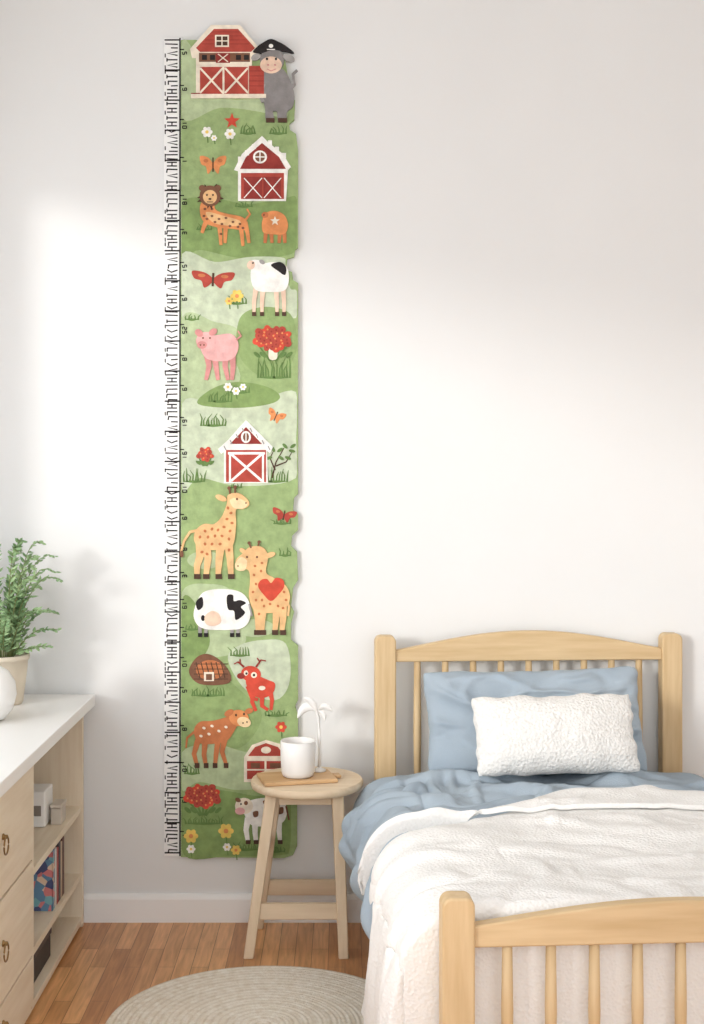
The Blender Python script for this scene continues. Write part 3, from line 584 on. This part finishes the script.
def drape(name,m,y0,y1,zt,dl,drr,off=0,nu=120,nv=90,seed=0,foot=0,amp=.012,flare=.05,fold=.03,bulge=0,y0f=None,th=.01,parent=None,roll=0,ST=None,cap=.03,lowf=19):
    xl,xr=.036,BW-.036; Wd=xr-xl; r=.035+off*.3
    bm=B(); rows=[]
    for j in range(nv+1):
        v=j/nv; row=[]
        sgn_drop=dl*(1+.12*noise.noise((v*3,seed,0)))
        for i in range(nu+1):
            u=i/nu
            s0=-sgn_drop; s1=Wd+drr; t=s0+(s1-s0)*u
            yy0=y0+(y0f(max(-.4,min(1.1,t/Wd))) if y0f else 0)
            L_=(yy0-y1)+foot
            w=L_*v
            y=yy0-w; fd=0
            if y<y1: fd=y1-y; y=y1
            if t<0 or t>Wd:
                d=-t if t<0 else t-Wd; sg=-1 if t<0 else 1; ex=xl if t<0 else xr
                q=r*PI/2; tot=dl if t<0 else drr
                if d<q: a=d/r; x=ex+sg*r*math.sin(a); z=zt-r*(1-math.cos(a)); nx,nz=sg*math.sin(a),math.cos(a); dd=0
                else: dd=d-q; x=ex+sg*(r+flare*dd); z=zt-r-dd*.98; nx,nz=sg*.95,.3
                g=min(1,d/.16)
                fo=.5+.5*math.sin(y*lowf+4*noise.noise((y*2,seed,2))+seed+d*3)
                x+=sg*(fold*g*fo**1.4+bulge*math.sin(PI*min(1,d/tot))+.012*g*noise.noise((y*6,d*5,seed)))
                z+=H(ex,y)*(1-g)
                y+=.012*g*math.sin(y*13+seed)
            else:
                x=xl+t; z=zt+H(x,y); nx,nz=0,1; d=0
            k=strokeh(ST,t,y-fd) if ST else 0
            k=cap*math.tanh(k/cap)
            k+=amp*(.6*noise.noise((x*5+y*3,y*6-x*2,seed))+.35*noise.noise((x*13-y*6,y*15+t*5,seed+3)))
            k+=off
            z-=fd
            yo=-min(.012,fd) if fd>0 else 0
            if roll: k+=roll*math.exp(-((w-.03)/.03)**2)
            row.append(bm.verts.new((x+nx*k,y+yo,z+nz*k)))
        rows.append(row)
    for a,b in zip(rows,rows[1:]):
        for i in range(nu): bm.faces.new([a[i],a[i+1],b[i+1],b[i]])
    o=obj(name,bm,m,parent,smooth=True)
    s=o.modifiers.new('solid','SOLIDIFY'); s.thickness=th; s.offset=0
    ss=o.modifiers.new('sub','SUBSURF'); ss.levels=1; ss.render_levels=1
    return o
S1=strokes(21,40,(-.2,1.0),(-1.0,-.22),(-35,30),(.10,.30),(.016,.034),(.018,.040))+strokes(22,46,(-.28,.45),(-1.0,-.2),(20,110),(.08,.2),(.010,.022),(.012,.026))+strokes(24,50,(-.1,1.0),(-.8,-.22),(-80,80),(.05,.12),(.007,.013),(.005,.011))
o=drape('blue_duvet',m_blue,-.10,-1.02,.499,.27,.2,off=.008,seed=1,amp=.018,fold=.030,flare=-.02,bulge=.060,th=.014,nv=140,nu=190,ST=S1,cap=.040)
put(o,'rumpled dusty blue duvet spread below the pillows','duvet')
cv=thing('coverlet','white textured coverlet draped over bed and hanging down its left side','coverlet'); cv.matrix_world=bedM
edge=lambda t:-.26*max(0,1-max(t,0)*2.0)**1.3-.02*math.sin(t*9)-.012*math.sin(t*23+1)
S2=strokes(31,30,(-.1,1.0),(-1.5,-.6),(-25,25),(.12,.34),(.022,.05),(.006,.013))+strokes(32,30,(-.1,.9),(-1.5,-.6),(30,130),(.10,.25),(.018,.036),(.005,.010))+strokes(33,24,(-.4,.08),(-1.5,-.8),(-20,20),(.10,.22),(.018,.034),(.008,.016))+strokes(34,40,(-.3,1.0),(-1.5,-.6),(-90,90),(.04,.12),(.008,.014),(.0015,.004))
CO=dict(seed=4,amp=.012,fold=.024,ST=S2,cap=.022,parent=cv)
drape('cover',m_wlin,-.655,-1.485,.499,.42,.25,off=.054,foot=.26,th=.012,nv=170,nu=200,y0f=edge,flare=.10,**CO)
drape('turned_edge',m_wlin,-.645,-.80,.499,.09,.2,off=.070,th=.013,nv=44,nu=170,y0f=edge,flare=.10,roll=.005,**CO)

def pillow(name,w,h,T_,m,M,label,seed,wr=.006,nst=30,sh=.006):
    bm=B(); n=56; grid={}
    PS=strokes(seed*7,nst,(-1,1),(-1,1),(-90,90),(.25,.7),(.035,.09),(sh*.5,sh))
    for sd in (1,-1):
        for i in range(n+1):
            for j in range(n+1):
                u=-1+2*i/n; v=-1+2*j/n
                if sd==-1 and (i in(0,n) or j in(0,n)): grid[(sd,i,j)]=grid[(1,i,j)]; continue
                e=((1-abs(u)**2.5)*(1-abs(v)**2.5)); hh=T_/2*max(0,e)**.52
                rc=1-.05*(abs(u)*abs(v))**6
                x=w/2*u*(1-.055*(1-v*v))*rc; z=h/2*v*(1-.06*(1-u*u))*rc
                kk=(wr*noise.noise((u*2.2+seed,v*2.2,sd))+strokeh(PS,u,v))*min(1,e*3+.15)
                x+=.008*noise.noise((v*4,seed,u*2)); z+=.009*noise.noise((u*4,seed,v*2))
                grid[(sd,i,j)]=bm.verts.new((x,-sd*(hh+kk),z))
    for sd in (1,-1):
        for i in range(n):
            for j in range(n):
                q=[grid[(sd,i,j)],grid[(sd,i+1,j)],grid[(sd,i+1,j+1)],grid[(sd,i,j+1)]]
                bm.faces.new(q)
    o=obj(name,bm,m,None,smooth=True); ss=o.modifiers.new('s','SUBSURF'); ss.levels=1; ss.render_levels=1
    o.matrix_world=M; return tag(o,label,'pillow')
pillow('pillow',.70,.34,.15,m_blue,bedM@Matrix.Translation((.480,-.115,.682))@Matrix.Rotation(math.radians(-1),4,'Y')@Matrix.Rotation(math.radians(-20),4,'X'),'large dusty blue pillow leaning on the headboard',3,.012,46,.020)
pillow('pillow',.50,.245,.15,m_knit,bedM@Matrix.Translation((.505,-.292,.680))@Matrix.Rotation(math.radians(-1),4,'Y')@Matrix.Rotation(math.radians(-26),4,'X'),'small white textured pillow in front of the blue one',8,.007,12,.004)

# ------------------------------------------------------------ light and camera
w=bpy.data.worlds.new('sky'); bpy.context.scene.world=w; w.use_nodes=True
w.node_tree.nodes['Background'].inputs[0].default_value=(.925,.957,1,1); w.node_tree.nodes['Background'].inputs[1].default_value=2.25
sl=bpy.data.lights.new('sun','SUN'); sl.energy=1.3; sl.angle=math.radians(10); sl.color=(1,.985,.96)
so=bpy.data.objects.new('sun',sl); C.objects.link(so)
so.rotation_euler=Vector((1,1.2,-.30)).to_track_quat('-Z','Y').to_euler(); so.location=(-4,-4,4)
cam=bpy.data.cameras.new('camera'); co=bpy.data.objects.new('camera',cam); C.objects.link(co)
co.location=(0,-D,CZ); co.rotation_euler=(PI/2,0,0)
cam.sensor_fit='VERTICAL'; cam.sensor_height=36; cam.lens=K*D*36/1024
cam.shift_x=(352-VX)/1024; cam.shift_y=-(512-VY)/1024
bpy.context.scene.camera=co
bpy.context.scene.view_settings.view_transform='Standard'
